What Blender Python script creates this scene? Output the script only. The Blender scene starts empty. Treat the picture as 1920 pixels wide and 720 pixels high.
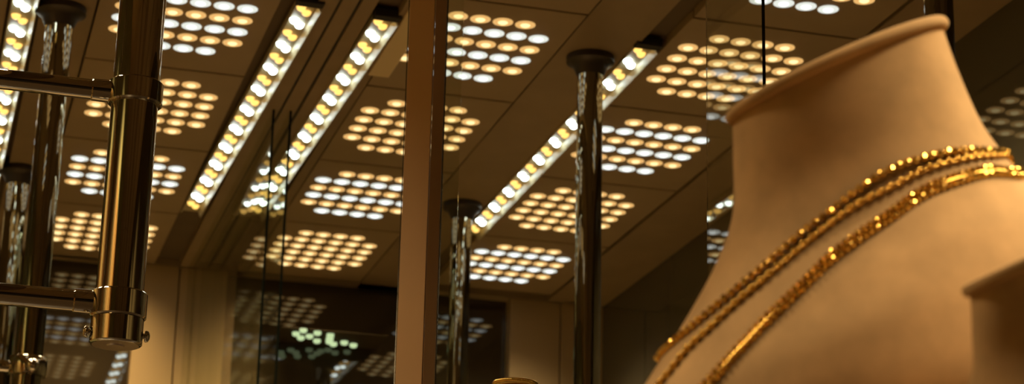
import bpy, bmesh, math, random
from mathutils import Vector, Matrix
random.seed(7)
scene = bpy.context.scene
COL = scene.collection

# ---------------------------------------------------------------- camera
F, PITCH, YAW, ROLL = 4005.35, .3072, .2720, .0230
CAM = Vector((0, 0, 1.4))
FW = Vector((math.sin(YAW) * math.cos(PITCH), math.cos(YAW) * math.cos(PITCH), math.sin(PITCH)))
_rt = Vector((math.cos(YAW), -math.sin(YAW), 0)); _up = _rt.cross(FW)
RT = math.cos(ROLL) * _rt + math.sin(ROLL) * _up
UP = -math.sin(ROLL) * _rt + math.cos(ROLL) * _up

def W(x, y, depth):
    """world point that the photograph shows at pixel (x, y), at a given depth"""
    return CAM + (FW + RT * ((x - 960) / F) - UP * ((y - 360) / F)) * depth

def PX(p):
    d = p - CAM; z = d.dot(FW)
    return 960 + F * d.dot(RT) / z, 360 - F * d.dot(UP) / z

cam_d = bpy.data.cameras.new('camera'); cam = bpy.data.objects.new('camera', cam_d); COL.objects.link(cam)
M = Matrix.Identity(4)
for i in range(3):
    M[i][0], M[i][1], M[i][2], M[i][3] = RT[i], UP[i], -FW[i], CAM[i]
cam.matrix_world = M
cam_d.sensor_width = 36; cam_d.lens = F / 1920 * 36
cam_d.clip_start = .01
cam_d.dof.use_dof = True; cam_d.dof.focus_distance = 1.6; cam_d.dof.aperture_fstop = 17
scene.camera = cam
CZ = 2.4          # underside of the ceiling tiles

# ---------------------------------------------------------------- materials
def new_mat(name):
    m = bpy.data.materials.new(name); m.use_nodes = True
    return m, m.node_tree.nodes, m.node_tree.links, m.node_tree.nodes['Principled BSDF']

def mat(name, col, rough=.5, metal=0., noise=0., scale=20., bump=0., bscale=200., **kw):
    m, N, L, P = new_mat(name)
    P.inputs['Base Color'].default_value = (*col, 1); P.inputs['Roughness'].default_value = rough
    P.inputs['Metallic'].default_value = metal
    for k, v in kw.items():
        P.inputs[k.replace('_', ' ')].default_value = v
    if noise or bump:
        tc = N.new('ShaderNodeTexCoord')
    if noise:
        n = N.new('ShaderNodeTexNoise'); n.inputs['Scale'].default_value = scale; n.inputs['Detail'].default_value = 6
        L.new(tc.outputs['Object'], n.inputs['Vector'])
        r = N.new('ShaderNodeValToRGB')
        r.color_ramp.elements[0].position = .3; r.color_ramp.elements[1].position = .7
        r.color_ramp.elements[0].color = (*[c * (1 - noise) for c in col], 1)
        r.color_ramp.elements[1].color = (*[min(1, c * (1 + noise)) for c in col], 1)
        L.new(n.outputs['Fac'], r.inputs['Fac']); L.new(r.outputs['Color'], P.inputs['Base Color'])
    if bump:
        n = N.new('ShaderNodeTexNoise'); n.inputs['Scale'].default_value = bscale; n.inputs['Detail'].default_value = 3
        L.new(tc.outputs['Object'], n.inputs['Vector'])
        b = N.new('ShaderNodeBump'); b.inputs['Strength'].default_value = bump; b.inputs['Distance'].default_value = .002
        L.new(n.outputs['Fac'], b.inputs['Height']); L.new(b.outputs['Normal'], P.inputs['Normal'])
    return m

def emit(name, col, s):
    m, N, L, P = new_mat(name)
    P.inputs['Base Color'].default_value = (.1, .1, .1, 1); P.inputs['Roughness'].default_value = .3
    P.inputs['Emission Color'].default_value = (*col, 1); P.inputs['Emission Strength'].default_value = s
    return m

def glass(name, col, ior=1.5):
    return mat(name, col, .0, 0, Transmission_Weight=1., IOR=ior)

m_tile = mat('tile_paint', (.42, .31, .19), .55, noise=.06, scale=9)
m_slab = mat('ceiling_board', (.16, .11, .065), .7, noise=.05)
m_band = mat('ceiling_band_wood', (.36, .26, .155), .5, noise=.08, scale=14)
m_dark = mat('dark_trim', (.02, .015, .01), .6)
m_plate = mat('lit_plate_tone', (.95, .76, .48), .5)
m_pil = mat('pilaster_lacquer', (.46, .32, .15), .38, noise=.05, scale=6)
m_mirror = mat('smoked_mirror', (.045, .033, .018), .02, 0, IOR=1.78)
m_side = mat('smoked_side_glass', (.10, .085, .048), .03, 0, IOR=1.55)
m_olive = mat('olive_wall', (.42, .42, .20), .6, noise=.1)
m_frontwall = mat('dark_front_wall', (.035, .025, .016), .5)
m_wood = mat('reflection_slat_wood', (.5, .26, .08), .45, noise=.3, scale=5)
m_floor = mat('floor_stone', (.5, .38, .24), .35, noise=.1, scale=4)
m_counter = mat('counter_lacquer', (.05, .034, .02), .3)
m_chrome = mat('smoky_chrome', (.50, .46, .38), .012, 1.)
m_chrome2 = mat('ceiling_pole_chrome', (.30, .28, .22), .015, 1.)
m_tray = mat('tray_brown', (.07, .052, .03), .8, Specular_IOR_Level=.1)
m_copper = mat('reflection_slat_copper', (.85, .40, .11), .25, .8)
m_bead = mat('glint_bead_metal', (.10, .085, .06), .15, 1.)
m_flange = mat('dark_flange_metal', (.06, .045, .03), .45, .6)
m_chdull = mat('end_cap_base', (.5, .42, .34), .35, 1.)
m_suede = mat('beige_suede', (.66, .43, .22), .9, noise=.14, scale=55,
              Sheen_Weight=.45, Sheen_Roughness=.5)
m_suede.node_tree.nodes['Principled BSDF'].inputs['Sheen Tint'].default_value = (1, .75, .45, 1)
m_gold = mat('polished_gold', (1., .64, .16), .14, 1.)
m_post = mat('post_lacquer', (.78, .48, .225), .5, noise=.04, scale=8)
m_white_hi = emit('cool_lamp', (.95, 1., .96), 1.7)
m_white_lo = emit('cool_lens', (.88, .92, .84), .92)
m_warm_hi = emit('warm_lamp', (1., .78, .36), 1.5)
m_warm_lo = emit('warm_lens', (1., .56, .18), .84)
m_led_w = emit('cool_led', (.88, 1., .93), 9.)
m_led_y = emit('warm_led', (1., .58, .13), 1.7)
m_green = emit('pale_green_reflection', (.62, .8, .42), .9)
m_housing = mat('strip_housing_enamel', (.62, .55, .38), .35)
m_glass = glass('clear_partition_glass', (.9, .93, .84))
m_edge = mat('glass_edge_seam', (.008, .010, .007), .9, Specular_IOR_Level=0.)
m_slabglass = glass('clear_panel_glass', (.93, .95, .88), 1.42)
def thin_glass(name, tint):
    m, N, L, P = new_mat(name)
    out = [n for n in N if n.type == 'OUTPUT_MATERIAL'][0]
    tr = N.new('ShaderNodeBsdfTransparent'); tr.inputs['Color'].default_value = (*tint, 1)
    gl = N.new('ShaderNodeBsdfGlossy'); gl.inputs['Roughness'].default_value = .01
    fr = N.new('ShaderNodeFresnel'); fr.inputs['IOR'].default_value = 1.12
    mx = N.new('ShaderNodeMixShader')
    geo = N.new('ShaderNodeNewGeometry'); sub = N.new('ShaderNodeMath'); sub.operation = 'SUBTRACT'; sub.inputs[0].default_value = 1
    mul = N.new('ShaderNodeMath'); mul.operation = 'MULTIPLY'
    L.new(geo.outputs['Backfacing'], sub.inputs[1]); L.new(sub.outputs[0], mul.inputs[0]); L.new(fr.outputs['Fac'], mul.inputs[1])
    L.new(mul.outputs[0], mx.inputs['Fac']); L.new(tr.outputs['BSDF'], mx.inputs[1]); L.new(gl.outputs['BSDF'], mx.inputs[2])
    L.new(mx.outputs['Shader'], out.inputs['Surface']); N.remove(P)
    return m
m_thin = thin_glass('thin_partition_glass', (.93, .95, .90))

# ---------------------------------------------------------------- mesh helpers
def box(bm, lo, hi, rot=None, mi=0):
    vs = [bm.verts.new(Vector((x, y, z))) for x in (lo[0], hi[0]) for y in (lo[1], hi[1]) for z in (lo[2], hi[2])]
    if rot is not None:
        for v in vs: v.co = rot @ v.co
    for f in ((0, 1, 3, 2), (4, 6, 7, 5), (0, 4, 5, 1), (2, 3, 7, 6), (0, 2, 6, 4), (1, 5, 7, 3)):
        fc = bm.faces.new([vs[i] for i in f]); fc.material_index = mi
    return vs

def lathe(bm, prof, n=48, axis=None, origin=Vector((0, 0, 0)), mi=0):
    """prof: (radius, height) pairs turned about the local z axis"""
    R = axis if axis is not None else Matrix.Identity(3)
    rings = []
    for r, h in prof:
        if r < 1e-6:
            rings.append([bm.verts.new(origin + R @ Vector((0, 0, h)))])
        else:
            rings.append([bm.verts.new(origin + R @ Vector((r * math.cos(2 * math.pi * i / n), r * math.sin(2 * math.pi * i / n), h))) for i in range(n)])
    for a, b in zip(rings, rings[1:]):
        for i in range(n):
            j = (i + 1) % n
            q = [a[i % len(a)], a[j % len(a)], b[j % len(b)], b[i % len(b)]]
            q2 = []
            for v in q:
                if v not in q2: q2.append(v)
            if len(q2) > 2:
                f = bm.faces.new(q2); f.material_index = mi; f.smooth = True

def tube(bm, pts, r, n=14, closed=False, radii=None):
    rings = []; N = len(pts); prev = None
    for i, p in enumerate(pts):
        a = pts[(i - 1) % N] if (closed or i > 0) else p
        b = pts[(i + 1) % N] if (closed or i < N - 1) else p
        t = (b - a).normalized()
        if prev is None:
            prev = t.orthogonal().normalized()
        nrm = (prev - t * prev.dot(t)).normalized(); prev = nrm
        bi = t.cross(nrm); rr = radii[i] if radii else r
        rings.append([bm.verts.new(p + (nrm * math.cos(2 * math.pi * k / n) + bi * math.sin(2 * math.pi * k / n)) * rr) for k in range(n)])
    pairs = list(zip(rings, rings[1:])) + ([(rings[-1], rings[0])] if closed else [])
    for a, b in pairs:
        for k in range(n):
            f = bm.faces.new([a[k], a[(k + 1) % n], b[(k + 1) % n], b[k]]); f.smooth = True
    if not closed:
        bm.faces.new(rings[0][::-1]); bm.faces.new(rings[-1])

def obj(name, bm, mats, parent=None, bevel=0., sharp=None):
    bmesh.ops.recalc_face_normals(bm, faces=bm.faces)
    me = bpy.data.meshes.new(name); bm.to_mesh(me); bm.free()
    for m in (mats if isinstance(mats, (list, tuple)) else [mats]): me.materials.append(m)
    o = bpy.data.objects.new(name, me); COL.objects.link(o)
    if parent is not None: o.parent = parent
    if bevel:
        b = o.modifiers.new('bevel', 'BEVEL'); b.width = bevel; b.segments = 3; b.limit_method = 'ANGLE'
    if sharp:
        me.set_sharp_from_angle(angle=math.radians(sharp))
    return o

def tag(o, label, cat, group=None):
    o['label'] = label; o['category'] = cat
    if group: o['group'] = group
    return o

def thing(name, label, cat, loc, group=None):
    o = bpy.data.objects.new(name, None); COL.objects.link(o); o.location = loc
    o.empty_display_size = .02
    return tag(o, label, cat, group)

def struct(name, bm, m, bevel=0.):
    o = obj(name, bm, m, bevel=bevel); o['kind'] = 'structure'; return o

def bx(lo, hi):
    bm = bmesh.new(); box(bm, lo, hi); return bm

# ---------------------------------------------------------------- room shell
VB = 3.685      # back wall (smoked mirror)
UR = 1.20       # right wall
UL, VF = -.62, -1.6
struct('floor', bx((UL, VF, -.05), (UR, VB, 0)), m_floor)
struct('wall_back', bx((UL - .05, VB, 0), (UR + .05, VB + .05, CZ + .06)), m_mirror)
struct('wall_right', bx((UR, VF, 0), (UR + .05, VB, CZ + .06)), m_side)
struct('wall_left', bx((UL - .05, VF, 0), (UL, VB, CZ + .06)), m_olive)
struct('wall_front', bx((UL - .05, VF - .05, 0), (UR + .05, VF, CZ + .06)), m_frontwall)
bm = bmesh.new(); box(bm, (UL - .05, VF - .05, CZ + .012), (UR + .05, VB + .05, CZ + .06))
struct('ceiling', bm, m_slab)
# long boards of the ceiling between the lamp tiles (running away from the street)
G = .004
for n, (a, b) in enumerate(((.092, .157), (.4145, .4385), (.4655, .484), (.517, .531), (.739, .828), (1.091, UR))):
    struct('trim_%d' % (n + 1), bx((a, VF, CZ), (b, VB, CZ + .012)), m_band)
for n, (a, b) in enumerate(((UL, -.158),)):
    struct('trim_%d' % (n + 7), bx((a, VF, CZ), (b, VB, CZ + .012)), m_band)
bm = bmesh.new()                                                    # track the glass hangs from: dark seams, wooden middle
for a, b in ((.4385, .4425), (.4615, .4655)): box(bm, (a, VF, CZ + .003), (b, VB, CZ + .012))
box(bm, (.4425, VF, CZ + .001), (.4615, VB, CZ + .012), mi=1)
struct('trim_8', bm, [m_dark, m_band])
# pilasters on the back wall
def pilaster(name, u0, u1, split):
    bm = bmesh.new()
    box(bm, (u0, 3.655, 0), (split - .0012, VB, CZ)); box(bm, (split + .0012, 3.655, 0), (u1, VB, CZ))
    struct(name, bm, m_pil, .001)
pilaster('trim_9', .342, .500, .416)
pilaster('trim_10', 1.022, UR, 1.118)

bm = bmesh.new(); random.seed(3)  # unseen slats added so the front pipe reflects gold streaks
v = .55
while v < 3.0:
    w_ = random.choice((.006, .01, .016, .03)); d_ = random.uniform(.006, .02)
    box(bm, (UL, v, 1.1), (UL + d_, v + w_, 2.17), mi=random.choice((0, 1, 1))); v += w_ + random.choice((.006, .02, .04))
o = struct('trim_12', bm, [m_copper, m_wood])
bm = bmesh.new(); box(bm, (UL, 3.652, CZ), (UR, VB, CZ + .012)); struct('trim_13', bm, m_band)

# ---------------------------------------------------------------- lamp tiles
PITCHU, PITCHV, LR = .0289, .0398, .0126
lens_cache = {}
def lens_mesh(kind):
    if kind not in lens_cache:
        bm = bmesh.new()
        lathe(bm, [(0, -.0035), (.0022, -.0034), (.0044, -.0026), (.0062, -.0012)], 20, mi=1)
        lathe(bm, [(.0062, -.0012), (.0105, -.0016), (LR, -.0008), (LR, .003)], 20, mi=0)
        bmesh.ops.recalc_face_normals(bm, faces=bm.faces)
        me = bpy.data.meshes.new('lens'); bm.to_mesh(me); bm.free()
        for m in ((m_white_lo, m_white_hi) if kind else (m_warm_lo, m_warm_hi)): me.materials.append(m)
        lens_cache[kind] = me
    return lens_cache[kind]

def lamp_tile(u, v, u0, u1, alt, label, power, lit=True):
    t = thing('ceiling_light', label, 'ceiling light', (u, v, CZ), 'lamp panels in the ceiling')
    obj('panel', bx((u0 - u, -.1635, 0), (u1 - u, .1635, .012)), m_tile, t, .0008)
    if lit:
        for r in range(6):
            for c in range(6):
                if r in (0, 5) and c in (0, 5): continue
                o = bpy.data.objects.new('lens', lens_mesh(bool(alt and r % 2)))
                COL.objects.link(o); o.parent = t
                o.location = ((c - 2.5) * PITCHU, (r - 2.5) * PITCHV - .012, 0)
    if power:
        area(u, v, power, alt)
    return t

def area(u, v, power, alt, size=.2, spread=105):
    l = bpy.data.lights.new('lamp_glow', 'AREA'); l.shape = 'SQUARE'; l.size = size; l.energy = power
    l.color = (1., .72, .38) if not alt else (1., .80, .52); l.spread = math.radians(spread)
    o = bpy.data.objects.new('lamp_glow', l); COL.objects.link(o); o.location = (u, v, CZ - .006)
    return o

V0, DV = 2.482, .3325
UA, UB, UC = (.264, .160, .3705), (.630, .533, .737), (.9625, .830 + .032, 1.085)
UZ = (-.0515, -.155, .052)
SHIFT = {.264: .022, .630: .0, .9625: -.034, -.0515: .03}
POW = 1.8
tiles = [
 (UZ, -2, 1, 'ceiling lamp panel beyond the left edge of the picture, nearest the viewer'),
 (UZ, -1, 0, 'ceiling lamp panel beyond the left edge, second from the viewer'),
 (UZ, 0, 1, 'ceiling lamp panel beyond the left edge, third from the viewer'),
 (UZ, 1, 0, 'ceiling lamp panel beyond the left edge, fourth from the viewer'),
 (UZ, 2, 1, 'ceiling lamp panel beyond the left edge, fifth from the viewer'),
 (UZ, 3, 0, 'ceiling lamp panel beyond the left edge, nearest the back wall'),
 (UA, 0, 1, 'white and amber ceiling lamp panel at the top, right of front chrome pipe'),
 (UA, 1, 0, 'all-amber lamp panel in the ceiling behind the upper collar of the front chrome pipe'),
 (UA, 2, 1, 'white and amber lamp panel in the ceiling behind the middle of the front chrome pipe'),
 (UA, 3, 0, 'all-amber ceiling lamp panel left of the front chrome pipe, above its lower rung'),
 (UB, 0, 1, 'white and amber lamp panel in the ceiling right of the beige post, at the top'),
 (UB, 1, 0, 'all-amber lamp panel in the ceiling cut in two by the beige post'),
 (UB, 2, 1, 'white and amber lamp panel in the ceiling touching the left side of the beige post'),
 (UB, 3, 0, 'all-amber lamp panel in the ceiling crossed by the dark glass partition edge'),
 (UC, -1, 1, 'ceiling lamp panel showing only white lamps at top edge, left of the bust'),
 (UC, 0, 0, 'all-amber lamp panel in the ceiling beside the rim of the suede bust'),
 (UC, 1, 1, 'white and amber ceiling lamp panel right of the chrome pole with dark flange'),
 (UC, 2, 0, 'all-amber lamp panel in the ceiling split by the right chrome ceiling pole'),
 (UC, 3, 1, 'white and amber ceiling lamp panel nearest the back wall, right of the post'),
]
for (u, u0, u1), k, alt, lab in tiles:
    lamp_tile(u, V0 + DV * k + SHIFT[u], u0, u1, alt, lab, POW)
# the ceiling goes on over the viewer: plain tiles, bare area lights added unseen
bm = bmesh.new()
for (u, u0, u1), ks in ((UA, range(-12, 0)), (UB, range(-12, 0)), (UC, range(-12, -1)), (UZ, range(-12, -2))):
    for k in ks:
        v = V0 + DV * k + SHIFT[u]; box(bm, (u0, v - .1635, CZ), (u1, v + .1635, CZ + .012))
struct('trim_11', bm, m_tile)
OVER = [(.63, .25, 0, 4.5), (.9625, .40, 0, 9.5), (.9625, .82, 0, 5.5), (.63, -.5, 0, 3), (.264, -.8, 1, 3),
        (-.42, 1.0, 0, 7), (-.42, 2.0, 0, 4.5)]  # this pair is added only to brighten the unseen slats
for u, v, alt, p in OVER: area(u, v, p, alt)

# ---------------------------------------------------------------- LED strips
def led_mesh(m):
    bm = bmesh.new()
    lathe(bm, [(0, -.0056), (.0028, -.0051), (.0048, -.0036), (.0060, 0), (.0060, .001)], 14)
    bmesh.ops.recalc_face_normals(bm, faces=bm.faces)
    me = bpy.data.meshes.new('led'); bm.to_mesh(me); bm.free(); me.materials.append(m); return me
leds = (led_mesh(m_led_y), led_mesh(m_led_w))

def led_strip(u0, v0, u1, v1, label, n=21):
    """channel from (u0, v0) near the street to (u1, v1) by the back wall"""
    t = thing('light_strip', label, 'light strip', (u0, v0, CZ), 'bright light strips in the ceiling')
    ln = math.hypot(u1 - u0, v1 - v0); t.rotation_euler = (0, 0, -math.atan2(u1 - u0, v1 - v0))
    bm = bmesh.new()
    box(bm, (-.0155, 0, .001), (.0155, ln, .005))
    box(bm, (-.0165, 0, -.003), (-.0150, ln, .006))
    vs = box(bm, (.0085, 0, -.008), (.0100, ln, .006))
    for v in vs:
        if v.co.z < 0: v.co.x += .006
    obj('channel', bm, m_housing, t)
    obj('end_cap', bx((-.0175, -.016, -.004), (.0165, -.0005, .008)), m_dark, t, .001)
    step = (ln - .016) / n
    for i in range(n):
        for s in (0, 1):
            o = bpy.data.objects.new('led', leds[i % 2]); COL.objects.link(o); o.parent = t
            o.location = (-.0075 + .0092 * s, .012 + i * step + .014 * s, .001)
    return t
led_strip(.074, 2.36, .066, 3.31, 'bright light strip of white and amber lamps at far left top corner')
led_strip(.406, 2.395, .388, 3.314, 'bright light strip of white and amber lamps right of the front chrome pipe')
led_strip(.505, 2.408, .487, 3.30, 'bright light strip of white and amber lamps crossed by the dark glass partition edge')
led_strip(.840, 2.392, .846, 3.286, 'light strip of white and amber lamps behind the chrome pole, right of beige post')
# cover plate beside the partition strip, its lit look put into the colour
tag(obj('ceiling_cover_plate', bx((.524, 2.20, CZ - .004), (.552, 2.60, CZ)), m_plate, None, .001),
    'ceiling cover plate coloured pale beige as if lit, between bright strip and beige post', 'cover plate')

# ---------------------------------------------------------------- chrome ceiling poles
def ceiling_pole(u, v, r, label, zb=0., fl=.031):
    t = thing('ceiling_pole', label, 'pole', (u, v, zb), 'chrome poles fixed to the ceiling')
    h = CZ - zb
    bm = bmesh.new(); lathe(bm, [(0, 0), (r, 0), (r, h - .004), (0, h - .004)], 48)
    obj('pole', bm, m_chrome2, t, sharp=40)
    bm = bmesh.new()
    lathe(bm, [(r * 1.01, h - .026), (r * 1.12, h - .024), (r * 1.3, h - .016), (fl * .8, h - .011), (fl, h - .008), (fl, h), (0, h)], 48)
    obj('flange', bm, m_flange, t, sharp=50)
    return t
ceiling_pole(.784, 2.45, .0165, 'chrome ceiling pole with wide dark flange, left of the suede bust')
ceiling_pole(.790, 3.125, .0165, 'chrome ceiling pole standing right behind the beige post')
pole2 = ceiling_pole(.1165, 2.505, .0165, 'chrome ceiling pole behind both rungs, with a rail joint near the bottom')
ceiling_pole(.1085, 3.18, .0165, 'chrome ceiling pole at the left edge, farther back, its flange below the upper rung')
p = W(1762, 60, 2.2)
ceiling_pole(p.x, p.y, .0150, 'dark chrome ceiling pole rising behind the rim of the suede bust')

def zat(u, v, y):
    """height at which a vertical line over (u, v) crosses picture row y (about)"""
    lo, hi = 0., 5.
    for _ in range(50):
        m = (lo + hi) / 2
        if PX(Vector((u, v, m)))[1] > y: lo = m
        else: hi = m
    return lo
AXU = Matrix(((0, 0, 1), (0, 1, 0), (-1, 0, 0)))      # local z -> world x
# joint and rail on the left-hand pole
z = zat(.1165, 2.505, 690)
bm = bmesh.new(); lathe(bm, [(.0168, z - .010), (.0215, z - .010), (.0225, z - .008), (.0225, z + .010), (.0215, z + .012), (.0168, z + .012)], 40)
col = obj('collar', bm, m_chrome, pole2, sharp=40)
bm = bmesh.new(); lathe(bm, [(0, -.26), (.0075, -.26), (.0075, -.018), (0, -.018)], 24, AXU, Vector((0, 0, z)))
obj('rung', bm, m_chrome, pole2, sharp=40)
bm = bmesh.new(); lathe(bm, [(0, -.021), (.005, -.021), (.0085, -.014), (.0085, -.006), (.004, 0), (.004, .004)], 24, Matrix(((1, 0, 0), (0, 0, 1), (0, -1, 0))), Vector((.004, -.006, z)))
obj('knob', bm, m_chrome, pole2)

# ---------------------------------------------------------------- the front chrome pipe (ladder rail)
p = W(217, 640, 1.6); PU, PV = p.x, p.y
pr = .0180
rail = thing('ladder_rail', 'thick chrome pipe in front at left with two rungs, collars and an end cap', 'rail', (PU, PV, 0))
z_cap0, z_cap1 = zat(PU, PV, 648), zat(PU, PV, 600)
z_c0, z_c1 = zat(PU, PV, 598), zat(PU, PV, 549)
z_u0, z_u1 = zat(PU, PV, 198), zat(PU, PV, 156)
bm = bmesh.new(); lathe(bm, [(0, z_c0), (pr, z_c0), (pr, CZ - .002), (0, CZ - .002)], 96)
obj('pipe', bm, m_chrome, rail, sharp=40)
def collar(z0, z1, r):
    bm = bmesh.new()
    lathe(bm, [(pr * 1.003, z0 + .0005), (r - .0012, z0), (r, z0 + .0012), (r, z1 - .0012), (r - .0012, z1), (pr * 1.003, z1 - .0004)], 96)
    o = obj('collar', bm, m_chrome, rail, sharp=35)
    return o
collar(z_u0, z_u1, .0212); collar(z_c0, z_c1, .0213)
rc = .0197
bm = bmesh.new()
lathe(bm, [(pr * .9, z_c0 - .0006), (rc, z_c0 - .0006), (rc, z_cap0 + .0015), (rc - .001, z_cap0 + .0004), (rc - .0022, z_cap0)], 96, mi=0)
lathe(bm, [(rc - .0022, z_cap0), (.007, z_cap0), (.006, z_cap0 - .0009), (0, z_cap0 - .0011)], 96, mi=1)
cap = obj('end_cap', bm, [m_chrome, m_chdull], rail, sharp=35)
zs = (z_cap0 + z_cap1) / 2 - .001
for s in (1, -1):
    bm = bmesh.new()
    ax = Matrix(((0, 0, s), (0, 1, 0), (-1, 0, 0)))
    lathe(bm, [(.0022, rc - .002), (.0022, rc + .0015), (.0042, rc + .0016), (.0046, rc + .0026), (.0040, rc + .0042), (.002, rc + .0052), (0, rc + .0054)], 24, ax, Vector((0, 0, zs)))
    obj('screw', bm, m_chrome, cap, sharp=50)
def rung(z, rr, length=.42):
    bm = bmesh.new()
    pts = [(0, -length), (rr, -length), (rr, -.034), (rr * 1.1, -.033), (rr * 1.13, -.022), (rr * 1.1, -.0165), (0, -.0165)]
    lathe(bm, pts, 48, AXU, Vector((0, 0, z)))
    obj('rung', bm, m_chrome, rail, sharp=35)
rung((z_u0 + z_u1) / 2, .0079); rung((z_c0 + z_c1) / 2 + .001, .0083)
bm = bmesh.new(); lathe(bm, [(pr, CZ - .02), (pr * 1.4, CZ - .016), (.036, CZ - .006), (.036, CZ), (0, CZ)], 48)
obj('flange', bm, m_chrome, rail, sharp=40)

# the ladder's other pipe and the far end of the rail on the ceiling pole, left of the picture
bm = bmesh.new(); lathe(bm, [(0, z_c0), (pr, z_c0), (pr, CZ - .002), (0, CZ - .002)], 48, None, Vector((-.436, 0, 0)))
obj('pipe', bm, m_chrome, rail, sharp=40)
bm = bmesh.new(); lathe(bm, [(0, 0), (.0165, 0), (.0165, CZ - .001), (0, CZ - .001)], 40, None, Vector((-.275, 0, 0)))
obj('pole', bm, m_chrome2, pole2, sharp=40)

# ---------------------------------------------------------------- beige post with thin beads added for edge glints
p = W(775, 360, 2.0); q = W(808, 360, 2.0)
YAWP = -math.atan2(p.x, p.y)
post = thing('support_post', 'beige lacquered square post in the middle with thin beads added for edge glints', 'post', (0, 0, 0))
e0 = W(755, 360, 2.0); e1 = W(804, 360, 1.99); e2 = W(826, 360, 2.004)
d1 = Vector((e1.x - e0.x, e1.y - e0.y, 0)); d2 = Vector((e2.x - e1.x, e2.y - e1.y, 0))
e3 = e0 + Vector((e2.x - e1.x, e2.y - e1.y, 0))
def prism(bm, pts, z0, z1):
    a = [bm.verts.new((x, y, z0)) for x, y in pts]; b = [bm.verts.new((x, y, z1)) for x, y in pts]
    n = len(pts)
    for i in range(n): bm.faces.new([a[i], a[(i + 1) % n], b[(i + 1) % n], b[i]])
    bm.faces.new(a[::-1]); bm.faces.new(b)
deep = Vector((FW.x, FW.y, 0)).normalized() * .02
bm = bmesh.new()
gp = d1.normalized() * .0005
prism(bm, [(e0.x, e0.y), (e1.x - gp.x, e1.y - gp.y), (e1.x - gp.x + deep.x, e1.y - gp.y + deep.y), (e0.x + deep.x, e0.y + deep.y)], 0, CZ)
prism(bm, [(e1.x + gp.x, e1.y + gp.y), (e2.x, e2.y), (e2.x + deep.x, e2.y + deep.y), (e1.x + gp.x + deep.x, e1.y + gp.y + deep.y)], 0, CZ)
obj('shaft', bm, m_post, post, .0003)
for e, s in ((e0, -1), (e2, 1)):
    side = Vector((RT.x, RT.y, 0)).normalized() * (.0009 * s) + deep * .15
    bm = bmesh.new(); lathe(bm, [(0, 0), (.0005, 0), (.0005, CZ), (0, CZ)], 10, None, Vector((e.x + side.x, e.y + side.y, 0)))
    obj('glint_bead', bm, m_bead, post)

CT = 1.50
# ---------------------------------------------------------------- glass panels
def glass_slab(label, pts, z0, z1, m, edge=None, seam=None):
    t = thing('glass_panel', label, 'glass panel', (0, 0, 0))
    bm = bmesh.new(); prism(bm, pts, z0, z1); obj('pane', bm, m, t)
    if edge:
        for i, (x, y) in enumerate(edge):
            bm = bmesh.new(); lathe(bm, [(0, z0), (seam, z0), (seam, z1), (0, z1)], 10, None, Vector((x, y, 0)))
            obj('edge_seam', bm, m_edge, t)
    return t
part = thing('glass_partition', 'glass partition of two panes with dark upright edges, left of the beige post', 'glass panel', (.4425, 2.785, 0))
for du in (-.012, .012):
    bm = bmesh.new(); box(bm, (du - .0013, .003, 0), (du + .0013, .862, CZ + .001)); pn = obj('pane', bm, m_thin, part)
    bm = bmesh.new(); box(bm, (du - .0015, 0, 0), (du + .0015, .003, CZ + .001)); obj('edge_seal', bm, m_edge, pn)
fa, fb = W(1325, 300, 1.90), W(1432, 300, 1.775)
dn = Vector((fb.y - fa.y, -(fb.x - fa.x), 0)).normalized() * .003
if dn.dot(Vector((1, 0, 0))) < 0: dn = -dn
glass_slab('narrow clear glass panel left of the suede bust that doubles the amber lamps', [(fa.x, fa.y), (fb.x, fb.y), (fb.x + dn.x, fb.y + dn.y), (fa.x + dn.x, fa.y + dn.y)], CT, CZ,
           m_slabglass)
ga, gb = W(829, 300, 2.02), W(861, 300, 2.03)
gd = deep * .3
glass_slab('narrow glass strip along the right side of the beige post', [(ga.x, ga.y), (gb.x, gb.y), (gb.x + gd.x, gb.y + gd.y), (ga.x + gd.x, ga.y + gd.y)], 0, CZ,
           m_glass)

# ---------------------------------------------------------------- glowing lenses added in place of green reflections in the back wall
gl = W(618, 640, 3.78)
tray = thing('green_reflection', 'glowing bar imitating pale green reflections in the dark back wall, left of the beige post', 'reflection', (gl.x, gl.y, gl.z))
bm = bmesh.new(); box(bm, (-.095, -.058, .0045), (.095, VB - gl.y, .0052)); obj('tray', bm, m_tray, tray)
bm = bmesh.new(); lathe(bm, [(0, -.0024), (.004, -.002), (.0066, 0), (.0066, .0046)], 16); bmesh.ops.recalc_face_normals(bm, faces=bm.faces)
me = bpy.data.meshes.new('lens'); bm.to_mesh(me); bm.free(); me.materials.append(m_green)
for x, y in ((552, 630), (543, 637), (557, 644), (581, 633), (571, 640), (591, 648), (608, 636), (612, 643), (615, 648), (626, 652), (644, 648), (665, 652)):
    d = W(x, y, 3.8)
    o = bpy.data.objects.new('lens', me); COL.objects.link(o); o.parent = tray
    rel = d - gl
    o.location = (rel.x, max(-.06, min(.06, -rel.z * 4.4)), 0)

# ---------------------------------------------------------------- display counter (below the picture) and suede forms
CT = 1.50
counter = thing('display_counter', 'dark lacquered display counter carrying the suede necklace busts', 'counter', (.20, 1.05, 0))
bm = bmesh.new(); box(bm, (-.60, -.50, 0), (.75, .72, CT - .03)); obj('body', bm, m_counter, counter, .004)  # unseen; stretched left and kept dark so the rungs reflect something dark
bm = bmesh.new(); box(bm, (-.62, -.52, CT - .03), (.77, .74, CT)); obj('top', bm, m_counter, counter, .004)

def catmull(vals, t):
    n = len(vals) - 1; i = min(int(t), n - 1); f = t - i
    p0, p1, p2, p3 = vals[max(i - 1, 0)], vals[i], vals[i + 1], vals[min(i + 2, n)]
    return tuple(.5 * ((2 * b) + (-a + c) * f + (2 * a - 5 * b + 4 * c - d) * f * f + (-a + 3 * b - 3 * c + d) * f ** 3)
                 for a, b, c, d in zip(p0, p1, p2, p3))

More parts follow.
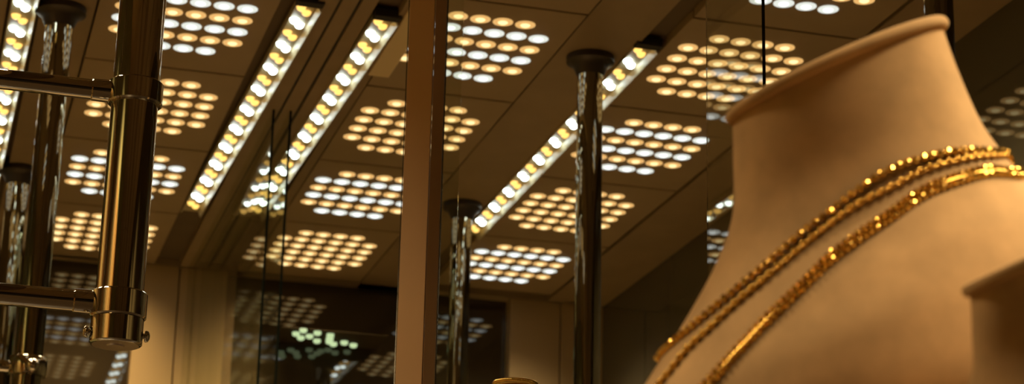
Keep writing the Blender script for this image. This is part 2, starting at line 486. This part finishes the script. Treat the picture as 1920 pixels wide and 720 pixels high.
class Form:
    def __init__(s, secs, depth, tilt):
        s.secs, s.depth, s.tilt = secs, depth, tilt; s.n = len(secs) - 1
    def frame(s, t):
        lx, ly, rx, ry, bb, tl = catmull(s.secs, t)
        L, R = W(lx, ly, s.depth), W(rx, ry, s.depth)
        c, a = (L + R) / 2, (R - L) / 2
        near = (-FW + UP * tl).normalized()
        return c, a, near * (bb * a.length)
    def at(s, t, th):
        c, a, b = s.frame(t)
        return c + a * math.cos(th) + b * math.sin(th)

def build_bust(form, name, label, rim_r):
    base = form.at(form.n, 0) * .5 + form.at(form.n, math.pi) * .5
    root = thing(name, label, 'necklace bust', (base.x, base.y, CT))
    inv = Matrix.Translation(-Vector((base.x, base.y, CT)))
    bm = bmesh.new(); NT, NS = 96, 80
    rings = []
    for i in range(NS + 1):
        t = form.n * i / NS
        rings.append([bm.verts.new(inv @ form.at(t, 2 * math.pi * k / NT)) for k in range(NT)])
    # foot straight down to the counter
    last = rings[-1]
    zmax = CT
    foot = []
    for f in (.35, .7, 1.):
        ring = []
        for v in last:
            co = v.co.copy(); co.z = co.z * (1 - f); ring.append(bm.verts.new(co))
        foot.append(ring)
    rings += foot
    for a, b in zip(rings, rings[1:]):
        for k in range(NT):
            f = bm.faces.new([a[k], a[(k + 1) % NT], b[(k + 1) % NT], b[k]]); f.smooth = True
    bm.faces.new(rings[0]); bm.faces.new(rings[-1][::-1])
    obj('body', bm, m_suede, root)
    bm = bmesh.new(); pts, rad = [], []
    for k in range(96):
        th = 2 * math.pi * k / 96
        c, a, b = form.frame(0)
        out = (a * math.cos(th) + b * math.sin(th)).normalized()
        pts.append(inv @ (form.at(0, th) + out * rim_r * .25))
    tube(bm, pts, rim_r, 16, True)
    obj('rim', bm, m_suede, root)
    return root

S1 = [(1374, 218, 1762, 50, .80, .16), (1375, 300, 1794, 140, .80, .18), (1374, 400, 1834, 232, .78, .22), (1344, 490, 1870, 288, .74, .26),
      (1297, 580, 1903, 330, .70, .30), (1243, 668, 1943, 375, .70, .32), (1188, 755, 1985, 440, .73, .30), (1125, 855, 2000, 540, .77, .26),
      (1090, 960, 1990, 690, .78, .2), (1100, 1050, 1930, 860, .68, .14), (1170, 1095, 1850, 980, .56, .1)]
bust = Form(S1, .90, .16)
build_bust(bust, 'necklace_bust', 'large beige suede necklace bust with slanted neck, wearing three gold chains', .0026)
S2 = [(1822, 542, 2200, 375, .86, .16), (1824, 620, 2230, 470, .64, .18), (1822, 700, 2270, 560, .52, .22), (1790, 800, 2310, 620, .56, .26),
      (1740, 890, 2350, 680, .70, .30), (1700, 960, 2380, 760, .65, .3), (1760, 1010, 2330, 860, .55, .2)]
bust2 = Form(S2, .72, .16)
build_bust(bust2, 'necklace_bust', 'smaller shadowed suede necklace bust without jewellery at the lower right corner', .0023)

# ---------------------------------------------------------------- gold necklaces on the bust
def surface_path(form, px, steps):
    # dense sample of the near half of the form
    NTt, NTh = 260, 220
    grid = {}
    import itertools
    samples = []
    for i in range(NTt):
        t = 6.6 * i / (NTt - 1) + .6
        c, a, b = form.frame(t)
        for j in range(NTh):
            th = math.pi * (j + .5) / NTh
            p = c + a * math.cos(th) + b * math.sin(th)
            x, y = PX(p)
            samples.append((x, y, t, th))
    buckets = {}
    for s in samples:
        buckets.setdefault((int(s[0] // 24), int(s[1] // 24)), []).append(s)
    # resample the picked path
    L = [0.]
    for (x0, y0), (x1, y1) in zip(px, px[1:]): L.append(L[-1] + math.hypot(x1 - x0, y1 - y0))
    out = []
    n = len(px) - 1
    for k in range(steps + 1):
        x, y = catmull(px, n * k / steps)
        best = None; bx_, by_ = int(x // 24), int(y // 24)
        for rr in (1, 3, 8):
            for gx in range(bx_ - rr, bx_ + rr + 1):
                for gy in range(by_ - rr, by_ + rr + 1):
                    for s in buckets.get((gx, gy), ()):
                        d = (s[0] - x) ** 2 + (s[1] - y) ** 2
                        if best is None or d < best[0]: best = (d, s[2], s[3])
            if best: break
        out.append((best[1], best[2]))
    for _ in range(3):
        out = [out[0]] + [tuple((a[i] + 2 * b[i] + c[i]) / 4 for i in (0, 1)) for a, b, c in zip(out, out[1:], out[2:])] + [out[-1]]
    return out

def closed_curve(form, px):
    near = surface_path(form, px, 90)            # from the nape (right) to the chest (left)
    (t0, a0), (t1, a1) = near[0], near[-1]
    far = []
    for i in range(1, 60):
        f = i / 60
        far.append((t1 + (t0 - t1) * f, a1 + ((2 * math.pi + a0) - a1) * f))
    return near, far

def offset_pt(form, t, th, h):
    p = form.at(t, th)
    e = .01
    du = form.at(t + e, th) - form.at(t - e, th); dv = form.at(t, th + e) - form.at(t, th - e)
    nrm = du.cross(dv).normalized()
    c = form.frame(t)[0]
    if nrm.dot(p - c) < 0: nrm = -nrm
    return p + nrm * h, nrm

def even(pts, step):
    out = [pts[0]]; acc = 0.
    for (p, n), (q, m) in zip(pts, pts[1:]):
        d = (q - p).length; pos = 0.
        while acc + d - pos >= step:
            pos += step - acc; acc = 0.
            out.append((p.lerp(q, pos / d), n.lerp(m, pos / d).normalized()))
        acc += d - pos
    return out

def link_mesh(kind, L_, w):
    """one chain link: a puffed ring, long axis along local x, lying in the xy plane"""
    bm = bmesh.new()
    if kind == 'bead':
        bmesh.ops.create_icosphere(bm, subdivisions=2, radius=1)
        for v in bm.verts: v.co *= random.uniform(.95, 1.05)
        for v in bm.verts: v.co = Vector((v.co.x * L_ * .5, v.co.y * w * .5, v.co.z * w * .5))
    else:
        pts = []
        for k in range(20):
            a = 2 * math.pi * k / 20
            pts.append(Vector((L_ * .5 * math.cos(a), w * .36 * math.sin(a), 0)))
        tube(bm, pts, w * .17, 8, True)
    bmesh.ops.recalc_face_normals(bm, faces=bm.faces)
    me = bpy.data.meshes.new('link'); bm.to_mesh(me); bm.free(); me.materials.append(m_gold); return me

def necklace(form, px, label, step, kind, L_, w, h, rows=((0., 0.),), twist=.9):
    near, far = closed_curve(form, px)
    npts = [offset_pt(form, t, a, h) for t, a in near]; fpts = [offset_pt(form, t, a, h) for t, a in near[-1:] + far + near[:1]]
    root = thing('gold_necklace', label, 'necklace', npts[len(npts) // 2][0], 'gold necklaces on the large bust')
    o0 = root.location.copy()
    # core cord so that links hang together
    bm = bmesh.new(); tube(bm, [p - o0 for p, _ in npts] + [p - o0 for p, _ in fpts[1:-1]], w * .2, 8, True)
    obj('cord', bm, m_gold, root)
    me = link_mesh(kind, L_, w)
    E_ = even(npts, step)
    cnt = 0
    def placed(k, E_):
        p, n = E_[k]
        q = E_[min(k + 1, len(E_) - 1)][0]; r = E_[max(k - 1, 0)][0]
        t = (q - r).normalized(); n = (n - t * n.dot(t)).normalized(); b = n.cross(t)
        return p, t, b, n
    rest = bmesh.new()
    seq = [(E_, i, row) for row in range(len(rows)) for i in range(len(E_))]
    budget = 99
    for E2, i, row in seq:
        p, t, b, n = placed(i, E2)
        off, sh = rows[row]
        tw = (twist if i % 2 else -twist) if kind != 'bead' else .25 * math.sin(i * 2.1)
        ca, sa = math.cos(tw), math.sin(tw)
        y, zz = b * ca + n * sa, n * ca - b * sa
        m = Matrix.Identity(4)
        for r_ in range(3):
            m[r_][0], m[r_][1], m[r_][2], m[r_][3] = t[r_], y[r_], zz[r_], (p - o0 + b * off + t * sh)[r_]
        if cnt < budget:
            o = bpy.data.objects.new('link', me); COL.objects.link(o); o.parent = root; o.matrix_local = m; cnt += 1
        else:
            g = bmesh.new(); g.from_mesh(me); g.transform(m); tmp = bpy.data.meshes.new('tmp'); g.to_mesh(tmp); g.free()
            rest.from_mesh(tmp); bpy.data.meshes.remove(tmp)
    E3 = even(fpts, step)
    for i in range(1, len(E3) - 1):
        p, t, b, n = placed(i, E3)
        m = Matrix.Identity(4)
        for r_ in range(3):
            m[r_][0], m[r_][1], m[r_][2], m[r_][3] = t[r_], b[r_], n[r_], (p - o0)[r_]
        g = bmesh.new(); g.from_mesh(me); g.transform(m); tmp = bpy.data.meshes.new('tmp'); g.to_mesh(tmp); g.free()
        rest.from_mesh(tmp); bpy.data.meshes.remove(tmp)
    o = obj('chain', rest, m_gold, root); o['kind'] = 'stuff'
    return root

PXM = F / .87 / 1.0            # pixels per metre on the bust
PA = [(1880, 294), (1857, 286), (1806, 284), (1749, 292), (1672, 317), (1627, 344), (1563, 394), (1499, 444), (1436, 500), (1372, 554), (1308, 608), (1263, 647), (1236, 672)]
PB = [(1892, 303), (1857, 293), (1797, 300), (1730, 319), (1666, 353), (1615, 379), (1557, 420), (1512, 458), (1461, 503), (1413, 544), (1384, 568), (1340, 611), (1295, 653), (1244, 717), (1215, 745)]
PC = [(1912, 332), (1883, 324), (1845, 324), (1793, 337), (1736, 359), (1672, 404), (1615, 442), (1557, 487), (1506, 538), (1461, 580), (1429, 613), (1397, 648), (1365, 682), (1333, 717), (1290, 765), (1250, 810)]
necklace(bust, PA, 'topmost gold chain on the large bust, a row of bright round beads', 17 / PXM, 'bead', 16 / PXM, 16 / PXM, 6 / PXM)
necklace(bust, PB, 'thin middle gold chain on the large bust, just under the bead row', 10.5 / PXM, 'ring', 15 / PXM, 14 / PXM, 5 / PXM)
necklace(bust, PC, 'thick lowest gold rope chain on the large bust, lying across the shoulder', 14 / PXM, 'bead', 13.5 / PXM, 13 / PXM, 5 / PXM,
         rows=((-7.5 / PXM, 0.), (7.5 / PXM, 7 / PXM)))

# ---------------------------------------------------------------- rope bracelet on its little suede stand, bottom edge
D3 = 1.6
bp = W(966, 722, D3)
stand = thing('bracelet_stand', 'small suede bracelet stand just under the bottom edge, beside the large bust', 'stand', (bp.x, bp.y, CT))
hh = bp.z - CT
bm = bmesh.new(); lathe(bm, [(0, 0), (.03, 0), (.03, .006), (.012, .012), (.010, hh - .035), (.0135, hh - .012), (.0145, hh - .004), (.0135, hh - .0005), (.010, hh + .0002), (0, hh + .0002)], 40)
obj('column', bm, m_suede, stand)
brc = thing('rope_bracelet', 'twisted gold rope bracelet peeking over the bottom edge of the picture', 'bracelet', (bp.x, bp.y, bp.z - .002))
bm = bmesh.new()
for s in range(3):
    pts = []
    for k in range(400):
        a = 2 * math.pi * k / 400; ph = 26 * a / 1 + s * 2 * math.pi / 3
        rr = .0150 + .0013 * math.cos(ph)
        pts.append(Vector((rr * math.cos(a), rr * math.sin(a), .0022 + .0013 * math.sin(ph))))
    tube(bm, pts, .00125, 8, True)
obj('rope', bm, m_gold, brc)

# ---------------------------------------------------------------- world and colour management
w = bpy.data.worlds.new('world'); scene.world = w; w.use_nodes = True
w.node_tree.nodes['Background'].inputs['Color'].default_value = (.05, .035, .02, 1)
w.node_tree.nodes['Background'].inputs['Strength'].default_value = .3
vs = scene.view_settings
vs.view_transform = 'Standard'; vs.look = 'None'; vs.gamma = 1; vs.use_curve_mapping = False; vs.exposure = 0
scene.cycles.max_bounces = 12; scene.cycles.transmission_bounces = 12
scene.cycles.caustics_reflective = False; scene.cycles.caustics_refractive = False
scene.cycles.sample_clamp_indirect = 4
